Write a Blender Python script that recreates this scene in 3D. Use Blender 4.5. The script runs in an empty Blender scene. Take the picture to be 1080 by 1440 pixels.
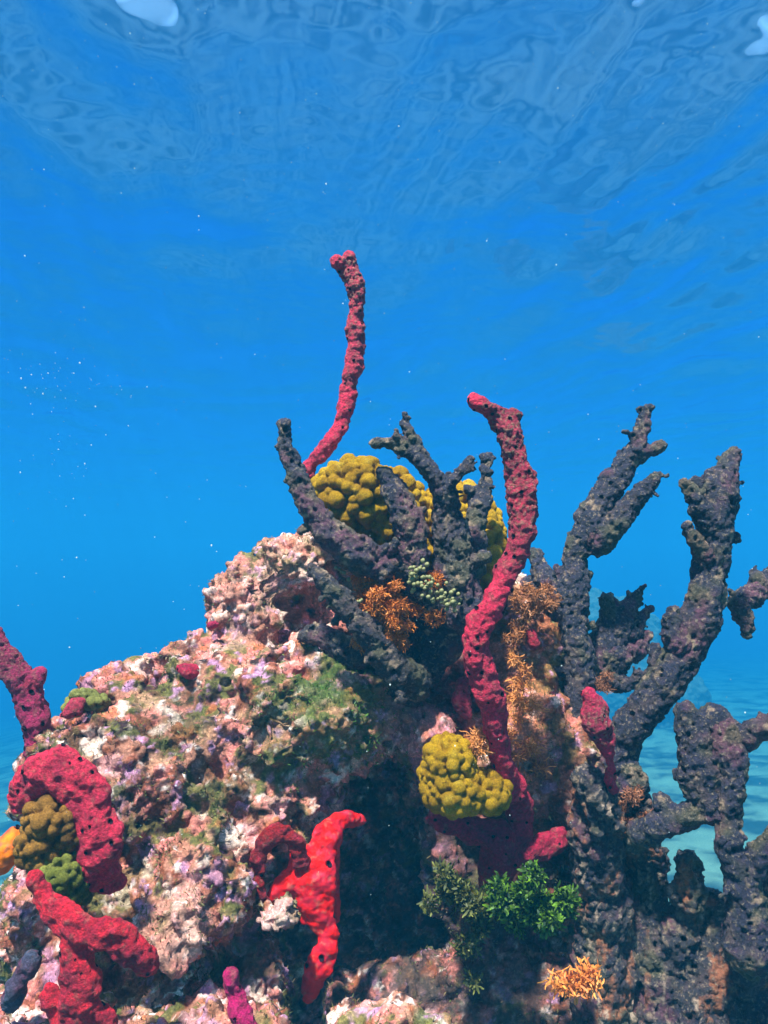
import bpy, math, random
import numpy as np
from mathutils import Vector, Matrix

S = bpy.context.scene
COL = S.collection
random.seed(11)

# ------------------------------------------------------------------ camera
FPX = 1152.0                     # focal length in pixels of the 1080x1440 frame
PITCH = math.radians(4.0)
cam_d = bpy.data.cameras.new('camera')
cam = bpy.data.objects.new('camera', cam_d)
COL.objects.link(cam)
cam.location = (0, 0, 0)
cam.rotation_euler = (math.radians(90) + PITCH, 0, 0)
cam_d.sensor_fit = 'VERTICAL'
cam_d.sensor_height = 24.0
cam_d.lens = 24.0 * FPX / 1440.0
cam_d.clip_start = 0.02
cam_d.clip_end = 500
S.camera = cam

# ------------------------------------------------------------------ sky, sun, exposure
SUN_EL, SUN_AZ = math.radians(64), math.radians(206)   # azimuth clockwise from +Y (view direction)
w = bpy.data.worlds.new('World')
S.world = w
w.use_nodes = True
nt = w.node_tree
nt.nodes.clear()
o_ = nt.nodes.new('ShaderNodeOutputWorld')
bg = nt.nodes.new('ShaderNodeBackground')
sky = nt.nodes.new('ShaderNodeTexSky')
sky.sky_type = 'NISHITA'
sky.sun_disc = False
sky.sun_elevation = SUN_EL
sky.sun_rotation = SUN_AZ
bg.inputs['Strength'].default_value = 0.11
nt.links.new(sky.outputs[0], bg.inputs[0])
nt.links.new(bg.outputs[0], o_.inputs[0])

sun_d = bpy.data.lights.new('sun', 'SUN')
sun = bpy.data.objects.new('sun', sun_d)
COL.objects.link(sun)
sun_d.energy = 4.7
sun_d.angle = math.radians(3.0)
sun_d.color = (1.0, 0.87, 0.73)
sv = Vector((math.sin(SUN_AZ) * math.cos(SUN_EL), math.cos(SUN_AZ) * math.cos(SUN_EL), math.sin(SUN_EL)))
sun.rotation_euler = sv.to_track_quat('Z', 'Y').to_euler()
sun.location = (0, 0, 20)

S.view_settings.view_transform = 'Standard'
S.view_settings.look = 'None'
S.view_settings.exposure = 2.38
S.view_settings.gamma = 1.0
S.cycles.max_bounces = 6
S.cycles.volume_bounces = 0
S.cycles.transparent_max_bounces = 12
S.cycles.use_denoising = True
S.cycles.caustics_reflective = False
S.cycles.caustics_refractive = False

WATER_Z, BED_Z = 4.0, -3.4

# ------------------------------------------------------------------ helpers
def P(px, py, d):
    """point seen at photo pixel (px, py), d metres ahead of the camera"""
    x, zc = (px - 540.0) / FPX, (720.0 - py) / FPX
    dy = math.cos(PITCH) - zc * math.sin(PITCH)
    dz = math.sin(PITCH) + zc * math.cos(PITCH)
    k = d / dy
    return Vector((x * k, d, dz * k))

def RM(r, d):
    return r / FPX * d

_rng = np.random.RandomState(5)
PERM = np.concatenate([_rng.permutation(256)] * 3).astype(np.int64)
GRAD = _rng.normal(size=(256, 3)).astype(np.float32)
GRAD /= np.linalg.norm(GRAD, axis=1)[:, None]
RND3 = _rng.rand(256, 3).astype(np.float32)

def _hash(i, j, k):
    return PERM[PERM[PERM[i & 255] + (j & 255)] + (k & 255)]

def perlin(p):
    p = np.asarray(p, np.float32)
    i = np.floor(p).astype(np.int64)
    f = p - i
    u = f * f * f * (f * (f * 6 - 15) + 10)
    out = 0
    for a in (0, 1):
        for b in (0, 1):
            for c in (0, 1):
                g = GRAD[_hash(i[:, 0] + a, i[:, 1] + b, i[:, 2] + c)]
                d = (g * (f - np.array([a, b, c], np.float32))).sum(1)
                wt = (u[:, 0] if a else 1 - u[:, 0]) * (u[:, 1] if b else 1 - u[:, 1]) * (u[:, 2] if c else 1 - u[:, 2])
                out = out + d * wt
    return out * 1.5

def fbm(p, octv=4, gain=0.5, ridged=False):
    s, a, t = 0, 1.0, 0
    q = np.array(p, np.float32)
    for o in range(octv):
        n = perlin(q + 17.3 * o)
        if ridged:
            n = 1 - 2 * np.abs(n)
        s = s + a * n
        t += a
        a *= gain
        q = q * 2.03
    return s / t

def worley(p, jitter=0.9):
    """F1 distance and the id of the nearest cell"""
    p = np.asarray(p, np.float32)
    best = np.full(len(p), 9.0, np.float32)
    bid = np.zeros(len(p), np.int64)
    i = np.floor(p).astype(np.int64)
    for a in (-1, 0, 1):
        for b in (-1, 0, 1):
            for c in (-1, 0, 1):
                ii = i + np.array([a, b, c])
                h = _hash(ii[:, 0], ii[:, 1], ii[:, 2])
                q = ii + 0.5 + (RND3[h] - 0.5) * jitter
                d = ((q - p) ** 2).sum(1)
                m = d < best
                best[m] = d[m]
                bid[m] = h[m]
    return np.sqrt(best), bid

def sm(a, b, x):
    t = np.clip((x - a) / (b - a), 0, 1)
    return t * t * (3 - 2 * t)

def mix(a, b, t):
    return a + (b - a) * t[:, None]

def link(name, me, mat=None, parent=None):
    o = bpy.data.objects.new(name, me)
    COL.objects.link(o)
    if mat:
        me.materials.clear()
        me.materials.append(mat)
    if parent:
        o.parent = parent
        o.matrix_parent_inverse = Matrix.Translation(parent.location).inverted()
    return o

def thing(name, label, cat, loc, group=None):
    o = bpy.data.objects.new(name, None)
    COL.objects.link(o)
    o.location = loc
    o.empty_display_size = 0.02
    return tag(o, label, cat, group)

def tag(o, label, cat, group=None):
    o['label'] = label
    o['category'] = cat
    if group:
        o['group'] = group
    return o

def mesh_from(name, v, f, smooth=True):
    me = bpy.data.meshes.new(name)
    v = np.asarray(v, np.float32)
    f = np.asarray(f, np.int32)
    n = f.shape[1]
    me.vertices.add(len(v))
    me.vertices.foreach_set('co', v.ravel())
    me.loops.add(f.size)
    me.loops.foreach_set('vertex_index', f.ravel())
    me.polygons.add(len(f))
    me.polygons.foreach_set('loop_start', np.arange(0, f.size, n, dtype=np.int32))
    me.update(calc_edges=True)
    if smooth:
        me.polygons.foreach_set('use_smooth', np.ones(len(f), bool))
    me.validate()
    return me

def ico(sub):
    import bmesh
    bm = bmesh.new()
    bmesh.ops.create_icosphere(bm, subdivisions=sub, radius=1)
    bm.verts.ensure_lookup_table()
    v = np.array([x.co[:] for x in bm.verts], np.float32)
    f = np.array([[x.index for x in q.verts] for q in bm.faces], np.int32)
    bm.free()
    return v, f
ICO2, ICO3 = ico(2), ico(3)

def spline(pts, step):
    """Catmull-Rom through rows (x, y, z, r...); resampled"""
    pts = np.asarray(pts, float)
    if len(pts) < 2:
        return pts
    q = np.vstack([2 * pts[0] - pts[1], pts, 2 * pts[-1] - pts[-2]])
    out = []
    for i in range(1, len(q) - 2):
        L = np.linalg.norm(q[i + 1][:3] - q[i][:3])
        n = max(1, int(math.ceil(L / step)))
        for k in range(n):
            t = k / n
            a, b, c, d = q[i - 1], q[i], q[i + 1], q[i + 2]
            out.append(0.5 * (2 * b + (c - a) * t + (2 * a - 5 * b + 4 * c - d) * t * t + (3 * b - 3 * c + d - a) * t ** 3))
    out.append(q[-2])
    return np.array(out)

def chain(pts, squash=1.0):
    """pts rows (px, py, depth, radius px) -> list of ellipsoids (centre, radii)"""
    rows = []
    for px, py, d, r in pts:
        c = P(px, py, d)
        rows.append((c.x, c.y, c.z, RM(r, d)))
    rr = min(r[3] for r in rows)
    sp = spline(rows, max(0.002, rr * 0.4))
    return [((x, y, z), (max(r, .002), max(r, .002) * squash, max(r, .002))) for x, y, z, r in sp]

def ell(px, py, d, rx, ry, rz):
    c = P(px, py, d)
    return (tuple(c), (RM(rx, d), rz, RM(ry, d)))

def union_mesh(name, ells, voxel, smooth=4):
    vs, fs, n = [], [], 0
    for c, r in ells:
        V, Fc = ICO3 if max(r) > 0.04 else ICO2
        vs.append(V * np.array(r, np.float32) + np.array(c, np.float32))
        fs.append(Fc + n)
        n += len(V)
    me = mesh_from(name + '_raw', np.vstack(vs), np.vstack(fs))
    o = bpy.data.objects.new(name + '_raw', me)
    COL.objects.link(o)
    m = o.modifiers.new('r', 'REMESH')
    m.mode = 'VOXEL'
    m.voxel_size = voxel
    m.adaptivity = 0
    if smooth:
        s = o.modifiers.new('s', 'SMOOTH')
        s.factor = 0.5
        s.iterations = smooth
    dg = bpy.context.evaluated_depsgraph_get()
    dg.update()
    out = bpy.data.meshes.new_from_object(o.evaluated_get(dg))
    out.name = name
    bpy.data.objects.remove(o)
    bpy.data.meshes.remove(me)
    return out

def co_no(me):
    n = len(me.vertices)
    co = np.empty(n * 3, np.float32)
    me.vertices.foreach_get('co', co)
    no = np.empty(n * 3, np.float32)
    me.vertices.foreach_get('normal', no)
    return co.reshape(-1, 3), no.reshape(-1, 3)

def set_co(me, co):
    me.vertices.foreach_set('co', np.ascontiguousarray(co, np.float32).ravel())
    me.polygons.foreach_set('use_smooth', np.ones(len(me.polygons), bool))
    me.update()

def relax(me, it):
    co, _ = co_no(me)
    e = np.empty(len(me.edges) * 2, np.int32)
    me.edges.foreach_get('vertices', e)
    e = e.reshape(-1, 2)
    n = len(co)
    deg = np.bincount(e.ravel(), minlength=n).astype(np.float32)
    for _ in range(it):
        avg = np.stack([np.bincount(e[:, 0], co[e[:, 1], k], n) + np.bincount(e[:, 1], co[e[:, 0], k], n) for k in range(3)], 1) / deg[:, None]
        co = (co * .4 + avg * .6).astype(np.float32)
    set_co(me, co)

def set_col(me, col, name='Col'):
    a = me.color_attributes.new(name, 'FLOAT_COLOR', 'POINT')
    c = np.ones((len(me.vertices), 4), np.float32)
    c[:, :3] = np.clip(col, 0, 1)
    a.data.foreach_set('color', c.ravel())

def srgb(r, g, b):
    return np.array([((c / 255) / 12.92 if c / 255 <= .04045 else ((c / 255 + .055) / 1.055) ** 2.4) for c in (r, g, b)], np.float32)

# ------------------------------------------------------------------ materials
def new_mat(name):
    m = bpy.data.materials.new(name)
    m.use_nodes = True
    t = m.node_tree
    b = t.nodes['Principled BSDF']
    return m, t, b

def N(t, typ, **kw):
    n = t.nodes.new(typ)
    for k, v in kw.items():
        if k in n.inputs:
            n.inputs[k].default_value = v
        else:
            setattr(n, k, v)
    return n

def organic(name, base=None, attr=True, speck=(0.35, 1.6), speck_scale=260.0, bump=0.5, bump_scale=170.0, bump_dist=0.004,
            rough=0.75, spec=0.25, speck2=None, sss=0.0):
    """colour attribute (or base) x fine mottling, with fine grain relief"""
    m, t, b = new_mat(name)
    L = t.links.new
    tc = N(t, 'ShaderNodeTexCoord')
    if attr:
        a = N(t, 'ShaderNodeAttribute', attribute_name='Col')
        csrc = a.outputs['Color']
    else:
        rgb = N(t, 'ShaderNodeRGB')
        rgb.outputs[0].default_value = (*base, 1)
        csrc = rgb.outputs[0]
    n1 = N(t, 'ShaderNodeTexNoise', Scale=speck_scale, Detail=5.0, Roughness=0.7)
    L(tc.outputs['Object'], n1.inputs['Vector'])
    mr = N(t, 'ShaderNodeMapRange')
    mr.inputs['From Min'].default_value = 0.3
    mr.inputs['From Max'].default_value = 0.7
    mr.inputs['To Min'].default_value = speck[0]
    mr.inputs['To Max'].default_value = speck[1]
    L(n1.outputs['Fac'], mr.inputs['Value'])
    mul = N(t, 'ShaderNodeMix', data_type='RGBA', blend_type='MULTIPLY')
    mul.inputs[0].default_value = 1.0
    L(csrc, mul.inputs[6])
    L(mr.outputs[0], mul.inputs[7])
    out = mul.outputs[2]
    if speck2:
        colr, scale, thr, width = speck2
        n2 = N(t, 'ShaderNodeTexNoise', Scale=scale, Detail=3.0, Roughness=0.6)
        L(tc.outputs['Object'], n2.inputs['Vector'])
        m2 = N(t, 'ShaderNodeMapRange')
        m2.inputs['From Min'].default_value = thr
        m2.inputs['From Max'].default_value = thr + width
        L(n2.outputs['Fac'], m2.inputs['Value'])
        mx = N(t, 'ShaderNodeMix', data_type='RGBA')
        L(m2.outputs[0], mx.inputs[0])
        L(out, mx.inputs[6])
        if colr is None:
            gain = N(t, 'ShaderNodeMix', data_type='RGBA', blend_type='MULTIPLY')
            gain.inputs[0].default_value = 1.0
            L(csrc, gain.inputs[6])
            gain.inputs[7].default_value = (1.9, 1.8, 1.75, 1)
            L(gain.outputs[2], mx.inputs[7])
        else:
            mx.inputs[7].default_value = (*colr, 1)
        out = mx.outputs[2]
    L(out, b.inputs['Base Color'])
    b.inputs['Roughness'].default_value = rough
    b.inputs['Specular IOR Level'].default_value = spec
    nb = N(t, 'ShaderNodeTexNoise', Scale=bump_scale, Detail=6.0, Roughness=0.72)
    L(tc.outputs['Object'], nb.inputs['Vector'])
    bp = N(t, 'ShaderNodeBump', Strength=bump, Distance=bump_dist)
    L(nb.outputs['Fac'], bp.inputs['Height'])
    L(bp.outputs[0], b.inputs['Normal'])
    if sss:
        b.inputs['Subsurface Weight'].default_value = sss
        b.inputs['Subsurface Radius'].default_value = (0.01, 0.003, 0.003)
        b.inputs['Subsurface Scale'].default_value = 0.5
    return m

M_REEF = organic('encrusted_limestone', speck=(0.5, 1.45), speck_scale=210, bump=0.9, bump_scale=150, bump_dist=0.006,
                 speck2=(None, 210, 0.57, 0.1))
M_DARK = organic('dark_dead_coral', speck=(0.25, 1.9), speck_scale=170, bump=1.0, bump_scale=190, bump_dist=0.008, rough=0.6, spec=0.4,
                 speck2=((0.26, 0.17, 0.12), 190, 0.56, 0.16))
M_SPONGE = organic('red_sponge', speck=(0.3, 1.6), speck_scale=260, bump=1.0, bump_scale=230, bump_dist=0.009, rough=0.62, spec=0.3)
M_BRIGHT = organic('scarlet_sponge', speck=(0.8, 1.2), speck_scale=120, bump=0.5, bump_scale=160, bump_dist=0.004, rough=0.7, spec=0.15)
M_KNOB = organic('yellow_coral', speck=(0.45, 1.5), speck_scale=430, bump=1.0, bump_scale=480, bump_dist=0.004, rough=0.9, spec=0.08)
M_PORE = organic('pore_lining', base=(0.012, 0.006, 0.012), attr=False, rough=0.9, spec=0.1)
M_LEAF = organic('algae', speck=(0.7, 1.3), speck_scale=300, bump=0.2, bump_scale=300, bump_dist=0.001, rough=0.55, spec=0.3)
M_BEAD = organic('green_beads', base=(0.19, 0.165, 0.07), attr=False, speck=(0.75, 1.25), speck_scale=420, bump=0.2, rough=0.5, spec=0.3)

# ------------------------------------------------------------------ setting: sea bed, water surface
def axis(lo, hi, n, c, k):
    a, b = math.asinh((lo - c) / k), math.asinh((hi - c) / k)
    return c + k * np.sinh(np.linspace(a, b, n))

def sheet(xs, ys):
    X, Y = np.meshgrid(xs, ys)
    nx, ny = len(xs), len(ys)
    i = np.arange(nx * ny).reshape(ny, nx)
    f = np.stack([i[:-1, :-1], i[:-1, 1:], i[1:, 1:], i[1:, :-1]], -1).reshape(-1, 4)
    return X.ravel().astype(np.float32), Y.ravel().astype(np.float32), f

xs, ys = axis(-75, 75, 420, 0.8, 2.2), axis(-16, 110, 520, 4.0, 3.0)
X, Y, F = sheet(xs, ys)
p2 = np.stack([X, Y, np.zeros_like(X)], 1)
h = 0.10 * fbm(p2 * 0.5, 3) + 0.035 * fbm(p2 * 2.2 + 4, 3)
wx = p2.copy(); wx[:, 0] = p2[:, 0] * 1.0 + 0.6 * perlin(p2 * 0.9); wx[:, 1] = p2[:, 1] * 3.2 + 0.8 * perlin(p2 * 0.8 + 9)
h += 0.03 * fbm(wx * 1.6, 2, ridged=True)
sp = lambda q: np.where(q > 20, q, np.log1p(np.exp(np.minimum(q, 20))))
zb = BED_Z + h - .06 * 2 * sp((Y - 4) / 2) - .16 * sp(-X - 1.0)     # the sand shelves away into deep water
BED_LOW = float(zb.min())
v = np.stack([X, Y, zb], 1)
def bed_z(x, y):
    return float(BZ[np.argmin((BX - x) ** 2 + (BY - y) ** 2)])
BX, BY, BZ = X, Y, zb
me = mesh_from('sea_bed', v, F)
pat = sm(-0.12, 0.2, fbm(p2 * 0.9 + 30, 5, .6)) * sm(-0.45, 0.1, fbm(p2 * 0.22 + 3, 2) + 0.15)
sandc = mix(np.tile(srgb(128, 130, 106), (len(X), 1)), np.tile(srgb(36, 46, 44), (len(X), 1)), pat * 0.95)
sandc *= (1 + 0.25 * fbm(p2 * 9, 3))[:, None]
set_col(me, sandc)
M_SAND = organic('sand', speck=(0.8, 1.2), speck_scale=40, bump=0.5, bump_scale=30, bump_dist=0.02, rough=0.9, spec=0.15)
bed = link('sea_bed', me, M_SAND)
bed['kind'] = 'structure'

xs, ys = axis(-75, 75, 680, 0.2, 2.6), axis(-18, 110, 800, 5.0, 3.0)
X, Y, F = sheet(xs, ys)
p2 = np.stack([X - 4.2, Y, np.zeros_like(X)], 1) / 2.0
ca, sa = math.cos(math.radians(99)), math.sin(math.radians(99))
u = ((X - 4.2) * ca + Y * sa) / 2.0                 # along the crests
vv = (-(X - 4.2) * sa + Y * ca) / 2.0
def swell(fu, fv, warp, ph):
    q = np.stack([u * fu, vv * fv, np.full_like(u, ph)], 1)
    return q + warp * np.stack([perlin(p2 * .5 + ph), perlin(p2 * .5 + ph + 7), 0 * u], 1)
calm = sm(-.35, .25, fbm(p2 * .35 + 12, 2))
h = 0.05 * perlin(p2 * 0.4) + 0.058 * perlin(swell(.5, .95, .7, 3.3)) + 0.042 * perlin(swell(1.0, 2.0, .9, 5.3)) + 0.018 * (.3 + .7 * calm) * perlin(swell(1.5, 5.2, .7, 8.1)) + .0022 * perlin(p2 * 9)
v = np.stack([X, Y, WATER_Z + 2.0 * h], 1)
me = mesh_from('water_surface', v, F)
m, t, b = new_mat('water_surface')
t.nodes.remove(b)
L = t.links.new
out = t.nodes['Material Output']
tc = N(t, 'ShaderNodeTexCoord')
mp = N(t, 'ShaderNodeMapping')
mp.inputs['Rotation'].default_value = (0, 0, math.radians(9))
mp.inputs['Scale'].default_value = (1.5, 0.55, 1)
L(tc.outputs['Object'], mp.inputs['Vector'])
nz = N(t, 'ShaderNodeTexNoise', Scale=2.6, Detail=2.0, Roughness=0.5)
L(mp.outputs[0], nz.inputs['Vector'])
bp = N(t, 'ShaderNodeBump', Strength=0.22, Distance=0.02)
L(nz.outputs['Fac'], bp.inputs['Height'])
fr = N(t, 'ShaderNodeFresnel', IOR=1.33)
L(bp.outputs[0], fr.inputs['Normal'])
gl = N(t, 'ShaderNodeBsdfGlossy', Roughness=0.08)
gl.inputs['Color'].default_value = (.64, .50, .96, 1)
L(bp.outputs[0], gl.inputs['Normal'])
tr = N(t, 'ShaderNodeBsdfTransparent')
# caustic net painted into the transparency, to dapple the sunlight passing through
vo = N(t, 'ShaderNodeTexVoronoi', feature='DISTANCE_TO_EDGE', Scale=2.6)
wp = N(t, 'ShaderNodeTexNoise', Scale=3.0, Detail=2.0)
L(tc.outputs['Object'], wp.inputs['Vector'])
ad = N(t, 'ShaderNodeVectorMath', operation='MULTIPLY_ADD')
L(wp.outputs['Color'], ad.inputs[0])
ad.inputs[1].default_value = (0.35, 0.35, 0.0)
L(tc.outputs['Object'], ad.inputs[2])
L(ad.outputs[0], vo.inputs['Vector'])
mr = N(t, 'ShaderNodeMapRange', interpolation_type='SMOOTHSTEP')
mr.inputs['From Min'].default_value = 0.0
mr.inputs['From Max'].default_value = 0.16
mr.inputs['To Min'].default_value = 1.0
mr.inputs['To Max'].default_value = 0.62
L(vo.outputs['Distance'], mr.inputs['Value'])
L(mr.outputs[0], tr.inputs['Color'])
mxs = N(t, 'ShaderNodeMixShader')
L(fr.outputs[0], mxs.inputs[0])
L(tr.outputs[0], mxs.inputs[1])
L(gl.outputs[0], mxs.inputs[2])
L(mxs.outputs[0], out.inputs['Surface'])
ws = link('water_surface', me, m)
ws['kind'] = 'structure'

# ------------------------------------------------------------------ the reef rock
ELLS = [ell(*e) for e in [
    (425, 795, 1.55, 62, 52, .10), (350, 862, 1.56, 66, 78, .12), (540, 920, 1.64, 170, 150, .20), (700, 950, 1.62, 120, 150, .18),
    (250, 940, 1.50, 36, 36, .06), (180, 990, 1.45, 75, 52, .10), (85, 1046, 1.34, 42, 36, .07), (330, 975, 1.52, 120, 90, .17),
    (430, 1000, 1.46, 150, 100, .18), (220, 1090, 1.42, 180, 120, .2), (100, 1120, 1.36, 60, 90, .13), (395, 1110, 1.46, 85, 90, .18),
    (290, 1230, 1.32, 95, 100, .17), (120, 1290, 1.32, 120, 130, .13), (250, 1300, 1.18, 62, 50, .07), (290, 1470, 1.13, 130, 60, .12),
    (60, 1440, 1.15, 90, 60, .1), (520, 985, 1.52, 90, 68, .17), (600, 1040, 1.45, 46, 60, .10), (700, 1060, 1.52, 110, 130, .18),
    (790, 1090, 1.52, 80, 110, .16), (695, 1225, 1.53, 98, 130, .14), (640, 1180, 1.50, 44, 70, .10), (560, 1260, 1.92, 240, 270, .16), (390, 1290, 1.22, 30, 26, .04),
    (550, 1468, 1.12, 110, 40, .07), (560, 1420, 1.45, 110, 60, .12), (340, 1400, 1.30, 70, 80, .13), (700, 1400, 1.45, 120, 90, .12),
    (500, 1150, 2.0, 400, 260, .40), (450, 1500, 2.0, 560, 260, .45), (160, 1180, 1.36, 110, 60, .12), (380, 1200, 1.42, 70, 70, .10),
    (450, 1700, 1.9, 700, 300, .55), (620, 1120, 1.62, 60, 70, .10),
]]
me = union_mesh('reef_rock', ELLS, 0.0036, 8)

def patch(co, px, py, d, r):
    c = np.array(P(px, py, d), np.float32)
    return np.linalg.norm(co - c, axis=1) / RM(r, d)

def reef_relief(me, amp=1.0):
    co, no = co_no(me)
    q = co + 0.012 * np.stack([perlin(co * 14), perlin(co * 14 + 31), perlin(co * 14 + 67)], 1)
    co = co + no * (amp * 0.030 * fbm(co * 8, 3))[:, None]
    set_co(me, co)
    co, no = co_no(me)
    f1, _ = worley(q * 19)
    big = np.clip(0.8 - f1, -0.2, 1)
    msk = sm(-0.45, 0.1, fbm(co * 6 + 50, 2))
    co = co + no * (amp * 0.050 * (big - 0.38) * (0.3 + 0.7 * msk))[:, None]
    set_co(me, co)
    co, no = co_no(me)
    # hollows, borings and pits
    f1, idc = worley(co * 13 + .4 * np.stack([perlin(co * 18), perlin(co * 18 + 5), perlin(co * 18 + 11)], 1) + 3)
    hol = (1 - sm(0.05, 0.5, f1)) * (idc % 3 == 0)
    co = co - no * (amp * 0.034 * hol)[:, None]
    set_co(me, co)
    relax(me, 5)
    co, no = co_no(me)
    co, no = co_no(me)
    q = co + 0.007 * np.stack([perlin(co * 40), perlin(co * 40 + 31), perlin(co * 40 + 67)], 1)
    f1, _ = worley(q * 54)
    m2 = sm(-0.45, 0.1, fbm(co * 11 + 9, 2))
    co = co + no * (amp * 0.019 * (np.clip(0.8 - f1, -0.1, 1) - 0.4) * m2)[:, None]
    set_co(me, co)
    co, no = co_no(me)
    f1, _ = worley(co * 115)
    m2 = sm(-0.3, 0.2, fbm(co * 15 + 29, 2))
    co = co + no * (amp * 0.0075 * (np.clip(0.8 - f1, -0.1, 1) - 0.4) * m2)[:, None]
    set_co(me, co)
    co, no = co_no(me)
    # borings and pits
    f1, idc = worley(co * 30 + 40)
    pit = (1 - sm(0.12, 0.34, f1)) * (idc % 5 == 0)
    co = co - no * (amp * 0.022 * pit)[:, None]
    co = co + no * (amp * 0.007 * fbm(co * 55, 3, 0.65))[:, None]
    set_co(me, co)
reef_relief(me)
co, no = co_no(me)

def reef_colour(co):
    n = len(co)
    T = lambda c: np.tile(srgb(*c), (n, 1))
    col = T((176, 116, 94))                                     # tan crust
    a = fbm(co * 16 + 3, 4, .65)
    col = mix(col, T((224, 130, 120)), sm(-.08, .12, a))         # pink coralline
    a = fbm(co * 24 + 13, 4, .65)
    col = mix(col, T((244, 220, 212)), sm(.11, .22, a))           # pale crust
    a = fbm(co * 20 + 23, 4, .65)
    col = mix(col, T((132, 66, 38)), sm(.02, .12, a) * .85)       # brown film
    a = fbm(co * 15 + 43, 4, .68)
    col = mix(col, T((88, 92, 38)), sm(.04, .14, a) * .9)       # olive turf
    a = fbm(co * 32 + 73, 3, .65)
    col = mix(col, T((190, 136, 172)), sm(.18, .3, a))          # lilac crust
    a = fbm(co * 34 + 93, 3, .65)
    col = mix(col, T((52, 30, 32)), sm(.15, .27, a))              # dark film
    qq = co + 0.014 * np.stack([perlin(co * 30), perlin(co * 30 + 31), perlin(co * 30 + 67)], 1)
    f1, idc = worley(qq * 21 + 5)                                # single crusts, each of its own kind
    pal = np.array([srgb(*c) for c in ((214, 120, 112), (238, 206, 190), (176, 120, 150), (190, 104, 62), (130, 112, 64), (204, 150, 118), (96, 54, 44), (226, 160, 160))])
    k = (1 - sm(.30, .52, f1 + .25 * fbm(co * 60 + 8, 3, .6))) * (idc % 3 > 0)
    col = mix(col, pal[(idc // 3) % 8], k * .75)
    f1, idc = worley(qq * 42 + 25)
    k = (1 - sm(.25, .45, f1 + .25 * fbm(co * 90 + 8, 2, .6))) * (idc % 3 == 0)
    col = mix(col, pal[(idc // 3) % 8], k * .8)
    wob = 0.35 * fbm(co * 22 + 5, 4, .6)
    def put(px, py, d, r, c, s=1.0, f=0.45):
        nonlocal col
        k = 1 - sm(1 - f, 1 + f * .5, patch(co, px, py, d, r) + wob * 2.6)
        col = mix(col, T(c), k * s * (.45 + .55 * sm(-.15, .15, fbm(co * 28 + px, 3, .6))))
    put(425, 780, 1.48, 75, (206, 150, 130), .55)
    put(350, 840, 1.46, 80, (200, 150, 134), .5)
    put(500, 985, 1.33, 95, (66, 92, 26), .7, .8)
    put(430, 1060, 1.30, 90, (96, 100, 56), .4, .8)
    put(460, 950, 1.34, 50, (58, 78, 26), .8, .6)
    put(390, 1010, 1.3, 60, (84, 92, 36), .6, .8)
    put(520, 1040, 1.32, 50, (72, 90, 34), .6, .8)
    put(330, 1110, 1.27, 60, (104, 100, 48), .5, .8)
    put(250, 1010, 1.33, 60, (70, 74, 40), .6)
    put(500, 850, 1.46, 50, (120, 70, 48), .7, .6)
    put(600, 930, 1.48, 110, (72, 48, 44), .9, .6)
    put(740, 900, 1.47, 110, (150, 84, 50), .8, .6)
    put(740, 1010, 1.38, 90, (204, 120, 84), .75, .6)
    put(600, 1030, 1.36, 70, (206, 128, 128), .7, .6)
    put(650, 970, 1.42, 60, (140, 40, 60), .8, .6)
    put(780, 1130, 1.38, 90, (120, 74, 56), .8, .6)
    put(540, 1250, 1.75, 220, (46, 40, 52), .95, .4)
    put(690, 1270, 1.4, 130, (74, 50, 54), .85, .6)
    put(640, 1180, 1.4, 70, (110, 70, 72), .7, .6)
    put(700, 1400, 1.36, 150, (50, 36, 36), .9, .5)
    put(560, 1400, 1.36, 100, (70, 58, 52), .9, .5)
    put(180, 1130, 1.25, 55, (96, 56, 46), .7, .7)
    put(120, 1230, 1.22, 90, (112, 94, 52), .7, .6)
    put(370, 1340, 1.25, 60, (70, 46, 40), .8, .6)
    put(250, 1300, 1.12, 70, (206, 150, 134), .75, .5)
    put(390, 1285, 1.19, 36, (196, 156, 146), .7, .5)
    put(270, 1440, 1.02, 100, (200, 128, 92), .6, .6)
    return col
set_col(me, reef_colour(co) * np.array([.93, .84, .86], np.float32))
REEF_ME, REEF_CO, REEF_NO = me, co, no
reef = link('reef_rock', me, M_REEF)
tag(reef, 'knobbly reef rock crusted in pink, cream and green with a dark hollow', 'reef rock')

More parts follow.
